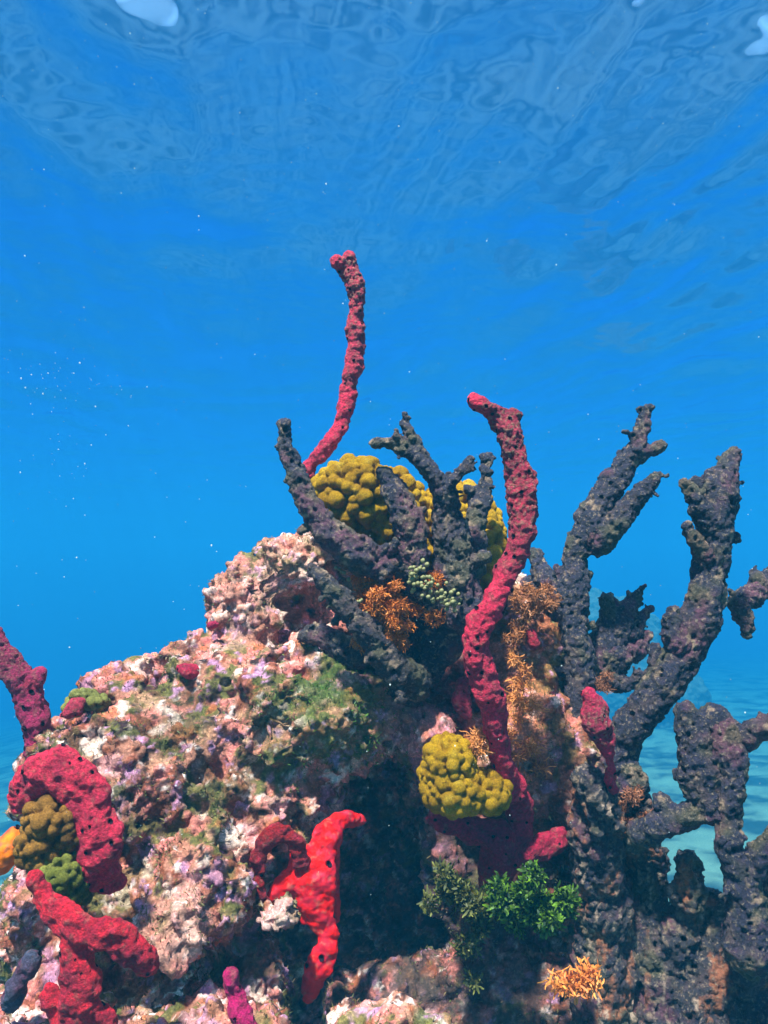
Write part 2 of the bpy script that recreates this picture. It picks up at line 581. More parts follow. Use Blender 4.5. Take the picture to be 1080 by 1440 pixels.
# ------------------------------------------------------------------ dark dead coral
def dark_mesh(name, ells, voxel=0.0026, amp=1.0, tint=(38, 31, 52), seed=0):
    me = union_mesh(name, ells, voxel, 3)
    co, no = co_no(me)
    s = seed * 7.7
    co = co + no * (amp * (0.011 * fbm(co * 26 + s, 3, .5) - .001))[:, None]
    set_co(me, co)
    co, no = co_no(me)
    q = co + 0.008 * np.stack([perlin(co * 45), perlin(co * 45 + 31), perlin(co * 45 + 67)], 1)
    f1, idc = worley(q * 66 + s)
    mk = sm(-.1, .35, fbm(co * 26 + s + 3, 2))
    co = co + no * (amp * 0.009 * mk * (np.clip(0.75 - f1, -0.1, 1) - 0.3))[:, None]
    set_co(me, co)
    co, no = co_no(me)
    f1, idc = worley(co * 70 + s + 11)
    pit = (1 - sm(0.14, 0.38, f1)) * (idc % 4 == 0)
    co = co + no * (amp * (0.0060 * fbm(co * 95 + s, 4, .7) + .002 * fbm(co * 60 + s, 2, .6, True) - 0.009 * pit))[:, None]
    set_co(me, co)
    n = len(co)
    T = lambda c: np.tile(srgb(*c), (n, 1))
    col = T(tint)
    col = mix(col, T((72, 52, 56)), sm(.0, .3, fbm(co * 20 + s, 4, .6)))
    col = mix(col, T((30, 24, 44)), sm(-.05, .25, fbm(co * 28 + s + 5, 4, .6)))
    col = mix(col, T((104, 52, 66)), sm(.05, .3, fbm(co * 11 + s + 40, 3, .6)) * .6)
    col = mix(col, T((84, 74, 44)), sm(.08, .3, fbm(co * 13 + s + 60, 3, .6)) * .6)
    col = mix(col, T((136, 106, 88)), sm(.2, .42, fbm(co * 48 + s + 15, 3, .6)))
    if tint[2] == 46:                                           # the old base carries rust and pale streaks
        st = co * np.array([26, 26, 9], np.float32) + s
        col = mix(col, T((150, 82, 52)), sm(.12, .3, fbm(st, 4, .65)) * .8)
        col = mix(col, T((176, 140, 122)), sm(.2, .34, fbm(st * 1.7 + 9, 4, .65)) * .8)
    set_col(me, col)
    return me

def colony(name, label, cat, parts, loc, group=None, amp=1.0, tint=(38, 31, 52), seed=0, voxel=0.0023):
    t = thing(name, label, cat, loc, group)
    rs = np.random.RandomState(seed + 500)
    for i, (pn, chains) in enumerate(parts):
        e = []
        for c in chains:
            if len(c[0]) > 4:
                e += [ell(*b) for b in c]
                continue
            e += chain([(x, y, d, q * .76) for x, y, d, q in c])
            if pn in ('trunk', 'branch'):                       # short broken side stubs
                for j in range(len(c) - 1):
                    for _ in range(rs.randint(0, 3)):
                        k = rs.rand()
                        x, y, d, q = [a + (b - a) * k for a, b in zip(c[j], c[j + 1])]
                        an = math.atan2(c[j + 1][1] - c[j][1], c[j + 1][0] - c[j][0]) + rs.choice((-1, 1)) * rs.uniform(.5, 1.5)
                        l, th = q * rs.uniform(.95, 1.3), max(3.2, q * rs.uniform(.14, .26))
                        dz = rs.uniform(-.7, .5) * RM(l, d)
                        e += chain([(x, y, d, th * 1.5), (x + l * math.cos(an), y + l * math.sin(an), d + dz, th)])
        link(pn, dark_mesh(pn, e, voxel, amp, tint, seed + i), M_DARK, t)
    return t

colony('dead_branch_coral', 'dark branched dead coral in front of the golden coral on the summit', 'dead coral', [
    ('trunk', [[(650, 860, 1.34, 44), (640, 800, 1.33, 40), (632, 740, 1.32, 30), (622, 700, 1.31, 22)],
               [(560, 800, 1.34, 30), (600, 830, 1.34, 36), (640, 850, 1.34, 38)], [(600, 900, 1.38, 30), (620, 850, 1.36, 34)]]),
    ('branch', [[(400, 598, 1.30, 12), (403, 635, 1.30, 16), (425, 690, 1.30, 22), (460, 745, 1.30, 26), (510, 785, 1.31, 34), (570, 800, 1.33, 36)],
                [(497, 755, 1.29, 10), (515, 775, 1.30, 22)]]),
    ('branch', [[(540, 668, 1.31, 15), (560, 700, 1.31, 25), (578, 745, 1.31, 31), (580, 800, 1.32, 32)]]),
    ('branch', [[(632, 705, 1.31, 21), (610, 670, 1.30, 20), (588, 638, 1.30, 17), (574, 605, 1.30, 11), (568, 584, 1.30, 9)],
                [(592, 640, 1.30, 16), (560, 628, 1.295, 13), (532, 622, 1.29, 10), (526, 624, 1.29, 10)],
                [(560, 628, 1.295, 11), (558, 606, 1.29, 9)]]),
    ('branch', [[(630, 715, 1.31, 20), (636, 680, 1.29, 15), (655, 657, 1.28, 11), (663, 648, 1.28, 9)]]),
    ('branch', [[(658, 800, 1.35, 30), (668, 740, 1.36, 25), (676, 700, 1.37, 19), (684, 660, 1.37, 11), (687, 640, 1.37, 8)]]),
    ('branch', [[(640, 870, 1.37, 44), (600, 930, 1.40, 40), (575, 960, 1.38, 26), (572, 975, 1.37, 18)]]),
], P(620, 880, 1.38), seed=1, tint=(38, 31, 52))

colony('dead_finger_coral', 'thin dark coral finger leaning over the orange weed below the summit', 'dead coral', [
    ('branch', [[(438, 797, 1.28, 11), (460, 822, 1.28, 17), (488, 856, 1.29, 22), (520, 896, 1.30, 26), (552, 934, 1.32, 32), (585, 960, 1.35, 34)]]),
    ('branch', [[(425, 893, 1.40, 12), (455, 893, 1.40, 22), (500, 920, 1.39, 28)]]),
], P(560, 950, 1.36), seed=9, tint=(52, 40, 44))

colony('forked_dead_coral', 'dark forked coral rising behind the red rope, two prongs in open water', 'dead coral', [
    ('trunk', [[(812, 1010, 1.46, 22), (815, 940, 1.47, 30), (806, 880, 1.48, 28), (806, 830, 1.49, 30), (808, 790, 1.5, 22), (818, 760, 1.5, 24)]]),
    ('branch', [[(815, 770, 1.5, 24), (832, 738, 1.5, 34), (850, 700, 1.5, 29), (874, 662, 1.5, 24), (894, 628, 1.5, 20), (903, 600, 1.5, 15), (912, 574, 1.5, 11)],
                [(892, 640, 1.5, 20), (915, 632, 1.5, 13), (930, 626, 1.5, 9)]]),
    ('branch', [[(842, 758, 1.49, 32), (868, 732, 1.48, 26), (893, 702, 1.48, 19), (914, 682, 1.47, 15), (924, 670, 1.47, 11)]]),
    ('branch', [[(806, 850, 1.5, 26), (780, 835, 1.52, 24), (762, 805, 1.54, 20), (752, 782, 1.55, 15)], [(745, 825, 1.56, 22), (770, 835, 1.54, 22)]]),
], P(812, 1000, 1.48), seed=15)

colony('stubby_dead_coral', 'short dark coral stub with four blunt knobs beside the forked coral', 'dead coral', [
    ('branch', [[(840, 940, 1.55, 34), (862, 890, 1.56, 34), (880, 860, 1.57, 22), (895, 838, 1.57, 10), (906, 824, 1.57, 6)]]),
    ('branch', [[(865, 890, 1.55, 24), (855, 855, 1.55, 15), (850, 843, 1.55, 9)], [(880, 890, 1.56, 22), (905, 866, 1.57, 12), (912, 856, 1.57, 8)]]),
    ('branch', [[(860, 930, 1.55, 34), (890, 912, 1.56, 24), (908, 895, 1.57, 13)], [(830, 950, 1.54, 26), (880, 960, 1.53, 16), (900, 950, 1.52, 12)]]),
], P(850, 960, 1.55), seed=23)

colony('tall_dead_coral', 'tallest thick dark coral column at the far edge, with knobs up its side', 'dead coral', [
    ('trunk', [[(850, 1130, 1.38, 36), (868, 1080, 1.37, 34), (885, 1030, 1.36, 32), (925, 970, 1.35, 36), (965, 910, 1.35, 36), (990, 850, 1.35, 37), (1000, 790, 1.35, 33),
                (1006, 740, 1.35, 35), (1012, 690, 1.35, 35), (1024, 655, 1.35, 20), (1030, 636, 1.35, 10)]]),
    ('branch', [[(1000, 735, 1.34, 28), (980, 705, 1.33, 18), (966, 686, 1.33, 12), (962, 678, 1.33, 9)], [(1000, 690, 1.34, 20), (1000, 668, 1.34, 12)]]),
    ('branch', [[(995, 790, 1.34, 18), (976, 760, 1.33, 15), (966, 742, 1.33, 10)]]),
    ('branch', [[(955, 905, 1.34, 24), (944, 880, 1.34, 20), (944, 862, 1.34, 13)], [(930, 945, 1.35, 18), (917, 915, 1.36, 12)]]),
    ('branch', [[(880, 1080, 1.36, 26), (885, 1110, 1.35, 24), (905, 1095, 1.35, 14)]]),
], P(865, 1110, 1.38), seed=31)

colony('side_dead_coral', 'small dark coral prong hanging in open water past the tall column', 'dead coral', [
    ('branch', [[(1150, 800, 1.52, 34), (1090, 812, 1.5, 26), (1055, 838, 1.48, 24), (1036, 850, 1.47, 20)]]),
    ('branch', [[(1066, 825, 1.48, 20), (1060, 805, 1.48, 10)], [(1040, 850, 1.47, 20), (1048, 875, 1.47, 15), (1050, 890, 1.47, 9)]]),
    ('stem', [[(1150, 800, 1.52, 34), (1200, 900, 1.5, 40), (1180, 1050, 1.4, 44), (1120, 1250, 1.32, 60)]]),
], P(1150, 1250, 1.3), seed=41)

colony('blocky_dead_coral', 'blocky dark coral slab with one round hole, standing over pale sand', 'dead coral', [
    ('trunk', [[(965, 1000, 1.24, 24), (978, 1040, 1.24, 36), (985, 1090, 1.24, 40), (1000, 1135, 1.23, 32)], [(1000, 1010, 1.24, 30), (1025, 1040, 1.24, 30), (1010, 1090, 1.24, 36)]]),
    ('trunk', [[(1020, 1030, 1.22, 28), (1030, 1080, 1.21, 27), (1026, 1140, 1.21, 24), (1030, 1200, 1.2, 26), (1048, 1260, 1.2, 32), (1050, 1330, 1.2, 50)]]),
    ('branch', [[(1015, 1050, 1.23, 28), (1050, 1035, 1.22, 25), (1085, 1018, 1.2, 23), (1130, 990, 1.19, 24)]]),
    ('branch', [[(1010, 1120, 1.23, 30), (970, 1145, 1.24, 24), (930, 1160, 1.26, 24), (890, 1180, 1.3, 28)], [(950, 1140, 1.25, 14), (930, 1128, 1.26, 14)]]),
    ('branch', [[(1150, 1150, 1.18, 30), (1090, 1180, 1.19, 26), (1050, 1230, 1.2, 24)]]),
], P(1030, 1330, 1.22), seed=49)

# dark coral base low on the right
base = colony('dead_coral_base', 'broad dark furrowed coral mass below the branches, facing the sand', 'dead coral', [
    ('base', [[(970, 1220, 1.3, 26), (965, 1260, 1.3, 34)], [(890, 1520, 1.34, 62), (925, 1420, 1.33, 46), (955, 1330, 1.32, 40), (968, 1270, 1.32, 32)], [(950, 1520, 1.29, 60), (985, 1420, 1.29, 42), (1005, 1340, 1.31, 40), (1005, 1280, 1.33, 34)],
              [(1010, 1540, 1.27, 60), (1040, 1440, 1.28, 44), (1050, 1370, 1.28, 44)], [(1090, 1540, 1.25, 66), (1075, 1420, 1.27, 46)], [(880, 1330, 1.42, 60, 130, .10), (1000, 1430, 1.40, 130, 130, .08), (1000, 1640, 1.4, 200, 130, .2)]]),
    ('ridge', [[(838, 1120, 1.30, 40), (836, 1170, 1.30, 44), (845, 1240, 1.32, 48), (850, 1330, 1.34, 52), (850, 1420, 1.34, 60)]]),
    ('ridge', [[(900, 1130, 1.36, 26), (905, 1190, 1.36, 36), (912, 1260, 1.36, 34), (915, 1340, 1.34, 40)]]),
    ('knob', [[(822, 1095, 1.27, 26), (838, 1110, 1.26, 32), (850, 1150, 1.27, 36)]]),
], P(950, 1500, 1.35), seed=60, amp=1.5, tint=(44, 37, 46), voxel=0.003)

# ------------------------------------------------------------------ sponges
RED, DEEP, TAN = (222, 34, 72), (116, 18, 50), (146, 98, 82)
def sponge(name, label, cat, chains, loc, group=None, red=RED, crust=None, pores=14, pore_r=(.0024, .0040), seed=0, voxel=0.0020, amp=1.0, mat=None, squash=1.0, girth=.9, blobs=()):
    t = thing(name, label, cat, loc, group)
    e = []
    for c in chains:
        e += chain([(x, y, d, q * girth) for x, y, d, q in c], squash)
    e += [ell(*b) for b in blobs]
    me = union_mesh('body', e, voxel, 4)
    s = seed * 3.9
    co, no = co_no(me)
    co = co + no * (amp * (0.011 * fbm(co * 30 + s, 3, .55) + .003 * fbm(co * 70 + s, 2)))[:, None]
    set_co(me, co)
    co, no = co_no(me)
    rs = np.random.RandomState(seed + 100)
    centres = []
    for k in rs.permutation(len(co)):
        if len(centres) >= pores:
            break
        if no[k][1] > 0.35:
            continue
        if all(np.linalg.norm(co[k] - c[0]) > 0.013 for c in centres):
            centres.append((co[k].copy(), no[k].copy(), rs.uniform(*pore_r)))
    for c, n_, r in centres:
        d = np.linalg.norm(co - c, axis=1)
        co = co - np.asarray(n_) * (r * 1.7 * np.clip(1 - (d / (r * 1.35)) ** 2, 0, 1))[:, None]
    n = len(co)
    T = lambda c: np.tile(srgb(*c), (n, 1))
    col = mix(T(red), T(DEEP), sm(-.1, .3, fbm(co * 32 + s, 4, .65)) * .55)
    col = mix(col, T((214, 56, 80)), sm(.15, .4, fbm(co * 44 + s + 8, 3, .65)) * .5)
    col = mix(col, T((92, 20, 52)), sm(.0, .3, fbm(co * 14 + s + 20, 3, .6)) * .35)
    col = mix(col, T(TAN), sm(.16, .34, fbm(co * 85 + s + 30, 3, .7)) * .4)
    if crust:
        k = 0
        for (px, py, d, r, a) in crust:
            k = np.maximum(k, a * (1 - sm(.6, 1.2, patch(co, px, py, d, r) + .3 * fbm(co * 40 + s, 3))))
        g = fbm(co * 210 + s, 2, .6)
        co = co + no * (0.003 * k * g)[:, None]
        col = mix(col, T((96, 30, 50)), k * .55)
        col = mix(col, T(TAN), k * sm(.02, .3, g))
    co = co + no * (0.0017 * amp * fbm(co * 160 + s, 3, .7))[:, None]
    set_co(me, co)
    set_col(me, col)
    link('body', me, mat or M_SPONGE, t)
    # the open pores: a dark cup seated in each pit
    for c, n_, r in centres:
        q = Vector(n_).to_track_quat('Z', 'Y').to_matrix()
        vs, fs = [], []
        for ring, (rr, zz) in enumerate(((1.12, .25), (.75, -.5), (.35, -.9))):
            for a in range(10):
                an = a * math.pi / 5
                wob = 1 + .12 * math.sin(an * 2 + seed)
                vs.append(Vector(c) + q @ Vector((r * rr * wob * math.cos(an), r * rr * wob * math.sin(an), r * zz)))
        for ring in range(2):
            for a in range(10):
                i, j = ring * 10 + a, ring * 10 + (a + 1) % 10
                fs.append((i, j, j + 10, i + 10))
        vs.append(Vector(c) + q @ Vector((0, 0, -r * .95)))
        for a in range(10):
            fs.append((20 + a, 20 + (a + 1) % 10, 30, 30))
        pm = bpy.data.meshes.new('pore')
        pm.from_pydata([x[:] for x in vs], [], [f if f[2] != f[3] else f[:3] for f in fs])
        pm.polygons.foreach_set('use_smooth', [True] * len(pm.polygons))
        link('pore', pm, M_PORE, t)
    return t

ROPES = 'red rope sponges'
sponge('rope_sponge', 'slim red rope sponge curving highest into open water from the golden coral', 'rope sponge',
       [[(430, 690, 1.45, 12), (436, 655, 1.45, 12), (452, 637, 1.45, 12), (474, 610, 1.45, 13), (484, 575, 1.45, 14), (492, 535, 1.45, 14), (499, 500, 1.45, 14), (500, 465, 1.45, 15), (502, 430, 1.45, 13), (498, 400, 1.45, 17), (490, 374, 1.45, 18)],
        [(492, 378, 1.45, 17), (476, 368, 1.44, 12)], [(490, 376, 1.45, 16), (489, 364, 1.44, 13)]],
       P(432, 690, 1.45), ROPES, crust=[(500, 395, 1.44, 40, .9), (500, 440, 1.44, 40, .6), (494, 500, 1.44, 60, .35)], pores=16, pore_r=(.0016, .0026), seed=1, voxel=.0017)
sponge('rope_sponge', 'long thick red rope sponge bending up in front of the dark corals', 'rope sponge',
       [[(722, 1110, 1.28, 22), (708, 1080, 1.26, 18), (698, 1030, 1.24, 20), (690, 980, 1.22, 25), (672, 930, 1.21, 23), (672, 885, 1.2, 23), (694, 845, 1.2, 20), (712, 805, 1.2, 19), (730, 765, 1.2, 22), (736, 725, 1.2, 24),
         (734, 680, 1.2, 25), (722, 640, 1.2, 22), (716, 605, 1.2, 23), (698, 585, 1.2, 20), (680, 572, 1.19, 15), (666, 563, 1.19, 12)],
        [(738, 690, 1.2, 22), (748, 670, 1.2, 12)], [(712, 600, 1.2, 20), (722, 586, 1.2, 14)]],
       P(722, 1110, 1.28), ROPES, crust=[(720, 620, 1.18, 62, 1.0), (738, 700, 1.18, 60, .75), (700, 590, 1.18, 34, .7), (725, 770, 1.18, 46, .4), (690, 960, 1.2, 60, .15)], pores=44, pore_r=(.0018, .0034), seed=2, girth=.84, voxel=.0019)
sponge('rope_sponge', 'dusky red sponge finger leaning in from the edge over the rock ledge', 'rope sponge',
       [[(-30, 880, 1.36, 20), (2, 915, 1.36, 19), (24, 950, 1.36, 22), (45, 990, 1.36, 23), (54, 1030, 1.36, 24), (62, 1070, 1.36, 24)], [(40, 965, 1.36, 18), (56, 948, 1.36, 10)]],
       P(62, 1070, 1.36), ROPES, red=(168, 30, 78), crust=[(10, 930, 1.35, 40, .6)], pores=10, seed=3)
sponge('arched_sponge', 'crimson arched sponge hump curling round a mustard lump', 'sponge',
       [[(35, 1120, 1.12, 24), (50, 1095, 1.11, 30), (85, 1085, 1.10, 34), (115, 1105, 1.10, 32), (130, 1145, 1.10, 33), (138, 1190, 1.10, 34), (140, 1225, 1.11, 28), (165, 1240, 1.13, 12)],
        [(20, 1135, 1.12, 10), (40, 1130, 1.12, 16)]],
       P(140, 1240, 1.15), None, red=(214, 34, 66), pores=17, pore_r=(.0014, .003), seed=4, squash=.55, girth=1.0)
sponge('branching_sponge', 'scarlet branching sponge low on the rock, slanting down to a knobbly lump', 'sponge',
       [[(48, 1240, 1.03, 14), (62, 1258, 1.03, 18), (88, 1290, 1.02, 22), (120, 1308, 1.01, 20), (155, 1318, 1.01, 24), (185, 1335, 1.02, 24), (205, 1358, 1.03, 18)],
        [(105, 1305, 1.02, 16), (108, 1350, 1.02, 24), (112, 1390, 1.02, 27), (105, 1440, 1.03, 28), (100, 1490, 1.03, 28)], [(112, 1410, 1.02, 24), (150, 1438, 1.03, 16)], [(72, 1400, 1.04, 16), (90, 1430, 1.04, 18)]],
       P(100, 1490, 1.03), None, red=(220, 26, 48), pores=13, pore_r=(.0014, .003), seed=5, squash=.65, girth=1.0)
sponge('pink_sponge', 'small magenta sponge finger poking up at the foot of the rock', 'sponge',
       [[(324, 1372, 1.0, 13), (330, 1395, 1.0, 16), (342, 1430, 1.0, 19), (352, 1480, 1.0, 20)]],
       P(352, 1480, 1.0), None, red=(200, 16, 96), pores=5, pore_r=(.0014, .002), seed=6)
sponge('stub_sponge', 'short crimson sponge stub tipped pink atop the dark ridge', 'sponge',
       [[(826, 978, 1.22, 12), (834, 995, 1.22, 20), (842, 1020, 1.22, 22), (852, 1042, 1.22, 14), (860, 1075, 1.23, 9), (862, 1110, 1.25, 7)]],
       P(862, 1110, 1.25), None, red=(206, 30, 72), crust=[(846, 1020, 1.2, 34, .8)], pores=10, pore_r=(.0014, .0024), seed=7)
sponge('crust_sponge', 'dark red sponge crust spreading under the lower golden coral', 'sponge',
       [[(610, 1150, 1.30, 14), (650, 1162, 1.30, 20), (700, 1180, 1.30, 28), (700, 1220, 1.31, 32), (690, 1245, 1.32, 22)], [(710, 1200, 1.31, 24), (750, 1195, 1.32, 18), (785, 1180, 1.34, 20)],
        [(716, 1100, 1.29, 20), (730, 1130, 1.30, 22), (735, 1170, 1.31, 20)]],
       P(690, 1250, 1.34), None, red=(176, 20, 58), pores=18, pore_r=(.0016, .0026), seed=8, squash=.6)
sponge('scarlet_sponge', 'smooth vivid scarlet sponge coating the edge of the dark hollow', 'sponge',
       [[(506, 1154, 1.35, 9), (484, 1153, 1.33, 13), (462, 1168, 1.30, 18), (448, 1205, 1.29, 26), (440, 1240, 1.28, 34), (450, 1285, 1.28, 25), (463, 1325, 1.28, 17), (452, 1352, 1.27, 23), (440, 1380, 1.27, 18), (432, 1402, 1.28, 9)],
        [(430, 1225, 1.28, 24), (405, 1245, 1.28, 22), (385, 1262, 1.28, 12)], [(425, 1200, 1.285, 20), (418, 1235, 1.28, 20)], [(470, 1170, 1.30, 12), (466, 1230, 1.31, 14), (470, 1290, 1.31, 9)], [(432, 1290, 1.28, 12), (428, 1278, 1.28, 14)]],
       P(440, 1400, 1.3), None, red=(214, 8, 6), pores=4, pore_r=(.003, .0045), seed=10, squash=.42, mat=M_BRIGHT, amp=.8)
sponge('ring_sponge', 'shaded end of the scarlet sponge, painted dark red, round a small black hole', 'sponge',
       [[(378, 1282, 1.27, 9), (364, 1250, 1.265, 11), (362, 1215, 1.26, 13), (374, 1184, 1.255, 15), (396, 1172, 1.255, 16), (416, 1184, 1.26, 14), (424, 1215, 1.27, 12)]],
       P(370, 1280, 1.3), None, red=(150, 6, 12), pores=3, seed=11, squash=.5)  # same sponge as the scarlet one; its shade is put into the red
for nm, lab, pt, rd, sd in (
    ('knob_sponge', 'small crimson sponge knob on the pale ledge beside a round lump', [(254, 940, 1.385, 5), (264, 942, 1.38, 9), (280, 946, 1.385, 7)], (206, 26, 64), 12),
    ('knob_sponge', 'rosy sponge knob tucked behind the little olive coral', [(88, 1005, 1.30, 8), (100, 1000, 1.30, 13), (112, 990, 1.31, 10)], (196, 50, 70), 13),
    ('knob_sponge', 'tiny magenta sponge speck on the shoulder of the upper mound', [(296, 880, 1.43, 6), (302, 877, 1.43, 7)], (176, 20, 70), 14),
    ('knob_sponge', 'dull purple red sponge lump behind the thick rope near its bend', [(650, 962, 1.37, 11), (650, 985, 1.37, 14), (656, 1005, 1.37, 10)], (150, 20, 56), 16),
    ('knob_sponge', 'crimson sponge patch at the foot of the orange rock between corals', [(750, 893, 1.42, 10), (752, 905, 1.42, 12)], (190, 24, 46), 17),
):
    sponge(nm, lab, 'sponge', [pt], P(*pt[-1][:3]), 'small sponge knobs', red=rd, pores=3, pore_r=(.0012, .002), seed=sd)
sponge('orange_sponge', 'smooth orange sponge lobe at the edge beneath the arched sponge', 'sponge',
       [[(-20, 1215, 1.15, 26), (5, 1200, 1.15, 26), (22, 1180, 1.16, 18)]], P(0, 1220, 1.17), None, red=(226, 110, 10), pores=2, pore_r=(.003, .004), seed=19, mat=M_BRIGHT, amp=.5)

sponge('grey_sponge', 'grey blue stubby tube sponge in the shade under the branching sponge', 'sponge',
       [[(14, 1410, 1.07, 17), (28, 1380, 1.06, 17), (44, 1350, 1.06, 14)]], P(14, 1420, 1.08), None, red=(70, 72, 96), pores=3, seed=20)
# ------------------------------------------------------------------ golden knobby corals
def knobby(name, label, blobs, knob, seed, cols, voxel=0.0022, group='golden knobby corals', fill=1.0):
    me = union_mesh(name, [ell(*b) for b in blobs], voxel, 6)
    co, no = co_no(me)
    rs = np.random.RandomState(seed)
    cs = []
    for k in rs.permutation(len(co))[:5000]:
        r = knob * rs.uniform(.6, 1.35)
        if all(np.linalg.norm(co[k] - c) > (r + q) * .64 for c, q in cs):
            cs.append((co[k].copy(), r))
    h = np.full(len(co), -knob * .95, np.float32)
    for c, r in cs:
        d2 = ((co - c) ** 2).sum(1)
        m = d2 < r * r
        h[m] = np.maximum(h[m], np.sqrt(r * r - d2[m]) * 1.15 - r * .5)
    no0 = no.copy()
    co = co + no * h[:, None]
    set_co(me, co)
    for _ in range(1):
        co, no = co_no(me)
        co = co + no * (knob * .22 * fbm(co * 80 + seed, 2) + .0008 * fbm(co * 420, 2))[:, None]
        set_co(me, co)
    n = len(co)
    T = lambda c: np.tile(srgb(*c), (n, 1))
    col = mix(T(cols[0]), T(cols[1]), sm(-.2, .35, fbm(co * 20 + seed, 3, .6)))
    col = mix(col, T(cols[2]), sm(.1, .4, fbm(co * 34 + seed + 9, 3, .6)) * .6)
    set_col(me, col)
    o = link(name, me, M_KNOB)
    return tag(o, label, 'knobby coral', group)

YEL = ((176, 130, 24), (138, 96, 16), (190, 150, 52))
knobby('knobby_coral', 'large golden knobby coral behind the dark branches on the summit', [(500, 700, 1.43, 60, 54, .07), (540, 725, 1.46, 64, 66, .07), (640, 750, 1.48, 66, 70, .07), (684, 780, 1.46, 26, 62, .05), (655, 712, 1.5, 36, 30, .04)], .0138, 3, YEL)
knobby('knobby_coral', 'lower golden knobby coral clinging beside the foot of the thick rope', [(632, 1072, 1.25, 34, 36, .045), (640, 1108, 1.25, 44, 34, .05), (685, 1112, 1.26, 30, 28, .045), (628, 1095, 1.26, 36, 40, .045)], .0104, 4,
       ((178, 130, 22), (140, 98, 14), (190, 148, 50)))
knobby('knobby_coral', 'little olive knobby coral on the ledge near the edge finger', [(118, 982, 1.35, 16, 12, .025), (136, 988, 1.34, 14, 10, .02), (106, 992, 1.35, 14, 12, .02)], .009, 5, ((140, 130, 70), (110, 104, 54), (160, 150, 96)), .0016)
knobby('knobby_coral', 'mustard brown lumpy coral nested inside the arched sponge', [(70, 1150, 1.10, 34, 26, .03), (62, 1185, 1.11, 36, 34, .035), (95, 1160, 1.11, 28, 40, .03)], .010, 6, ((138, 92, 40), (92, 62, 32), (170, 122, 66)))
knobby('knobby_coral', 'yellow green lumpy coral just below the mustard one', [(88, 1225, 1.10, 30, 30, .03), (100, 1250, 1.11, 26, 24, .03)], .009, 7, ((116, 112, 48), (84, 84, 34), (140, 130, 66)))

# ------------------------------------------------------------------ algae
def ribbons(name, roots, length, width, segs, curl, col_a, col_b, seed, tone=(.85, .3), flat=1.0):
    """many small curled fronds grown from root points; one mesh"""
    rs = np.random.RandomState(seed)
    vs, fs, cs = [], [], []
    for (p, d0) in roots:
        d = np.array(d0, float)
        d /= np.linalg.norm(d) + 1e-9
        p = np.array(p, float)
        ll = length * rs.uniform(.5, 1.25)
        side = np.cross(d, rs.normal(size=3))
        side /= np.linalg.norm(side) + 1e-9
        t = rs.rand()
        c = np.asarray(srgb(*col_a)) * (1 - t) + np.asarray(srgb(*col_b)) * t
        b0 = len(vs)
        for s in range(segs + 1):
            k = s / segs
            wd = width * (math.sin(math.pi * min(1, .18 + .72 * k)) if flat > 0 else 1 - .7 * k) * .5
            vs.append(p - side * wd)
            vs.append(p + side * wd)
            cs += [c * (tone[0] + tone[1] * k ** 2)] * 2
            d = d + rs.normal(size=3) * curl
            d /= np.linalg.norm(d)
            side = side - d * np.dot(side, d)
            side /= np.linalg.norm(side) + 1e-9
            p = p + d * ll / segs
        for s in range(segs):
            i = b0 + 2 * s
            fs.append((i, i + 1, i + 3, i + 2))
    me = mesh_from(name, np.array(vs), np.array(fs))
    set_col(me, np.array(cs))
    return me

def bush_roots(blobs, n, seed, spread=.8):
    rs = np.random.RandomState(seed)
    out = []
    tot = sum(b[3] * b[4] for b in blobs)
    for b in blobs:
        c, r = ell(*b)
        for _ in range(int(n * b[3] * b[4] / tot)):
            d = rs.normal(size=3)
            d[1] -= .4
            d[2] += .25
            d /= np.linalg.norm(d)
            p = np.array(c) + d * np.array(r) * rs.uniform(.35, 1.0)
            out.append((p, d + rs.normal(size=3) * spread))
    return out

def clumps(px, py, d, sx, sy, n, seed, r0=14):
    rs = np.random.RandomState(seed)
    return [(px + rs.normal() * sx, py + rs.normal() * sy, d + rs.uniform(-.02, .03), r0 * rs.uniform(.6, 1.5), r0 * rs.uniform(.5, 1.2), .02) for _ in range(n)]
ORG = ((214, 120, 44), (160, 76, 28))
def alga(name, label, cat, me, group=None):
    return tag(link(name, me, M_LEAF), label, cat, group)
alga('orange_weed', 'bright orange bushy weed tuft between the dark finger and the branched coral', 'seaweed',
     ribbons('orange_weed', bush_roots(clumps(566, 862, 1.315, 32, 22, 26, 31, 13) + clumps(520, 826, 1.32, 18, 12, 6, 32, 9) + clumps(548, 905, 1.325, 18, 16, 7, 33, 9), 9500, 1, 1.0), .010, .0015, 4, .6, *ORG, 1), 'orange weed tufts')
alga('orange_weed', 'dull orange weed hanging behind the bend of the thick rope', 'seaweed',
     ribbons('orange_weed', bush_roots(clumps(745, 845, 1.43, 24, 14, 16, 34, 10) + clumps(728, 910, 1.43, 10, 26, 7, 35, 7), 4000, 2, 1.0), .011, .0016, 4, .6, (176, 104, 60), (124, 72, 42), 2), 'orange weed tufts')
alga('orange_weed', 'wispy orange brown weed along the lower stem of the thick rope', 'seaweed',
     ribbons('orange_weed', bush_roots(clumps(735, 1000, 1.33, 14, 34, 14, 36, 8) + clumps(672, 1045, 1.25, 10, 8, 5, 37, 8) + clumps(745, 1085, 1.34, 12, 20, 6, 38, 7), 1900, 3, 1.0), .018, .0016, 5, .45, (214, 130, 66), (176, 100, 50), 3), 'orange weed tufts')
alga('orange_weed', 'rust coloured weed clump on the far shoulder under the tall coral', 'seaweed',
     ribbons('orange_weed', bush_roots(clumps(885, 1145, 1.31, 16, 22, 12, 39, 8) + clumps(850, 962, 1.43, 12, 6, 4, 40, 6), 2200, 4, 1.0), .011, .0016, 4, .6, (158, 92, 60), (104, 62, 44), 4), 'orange weed tufts')
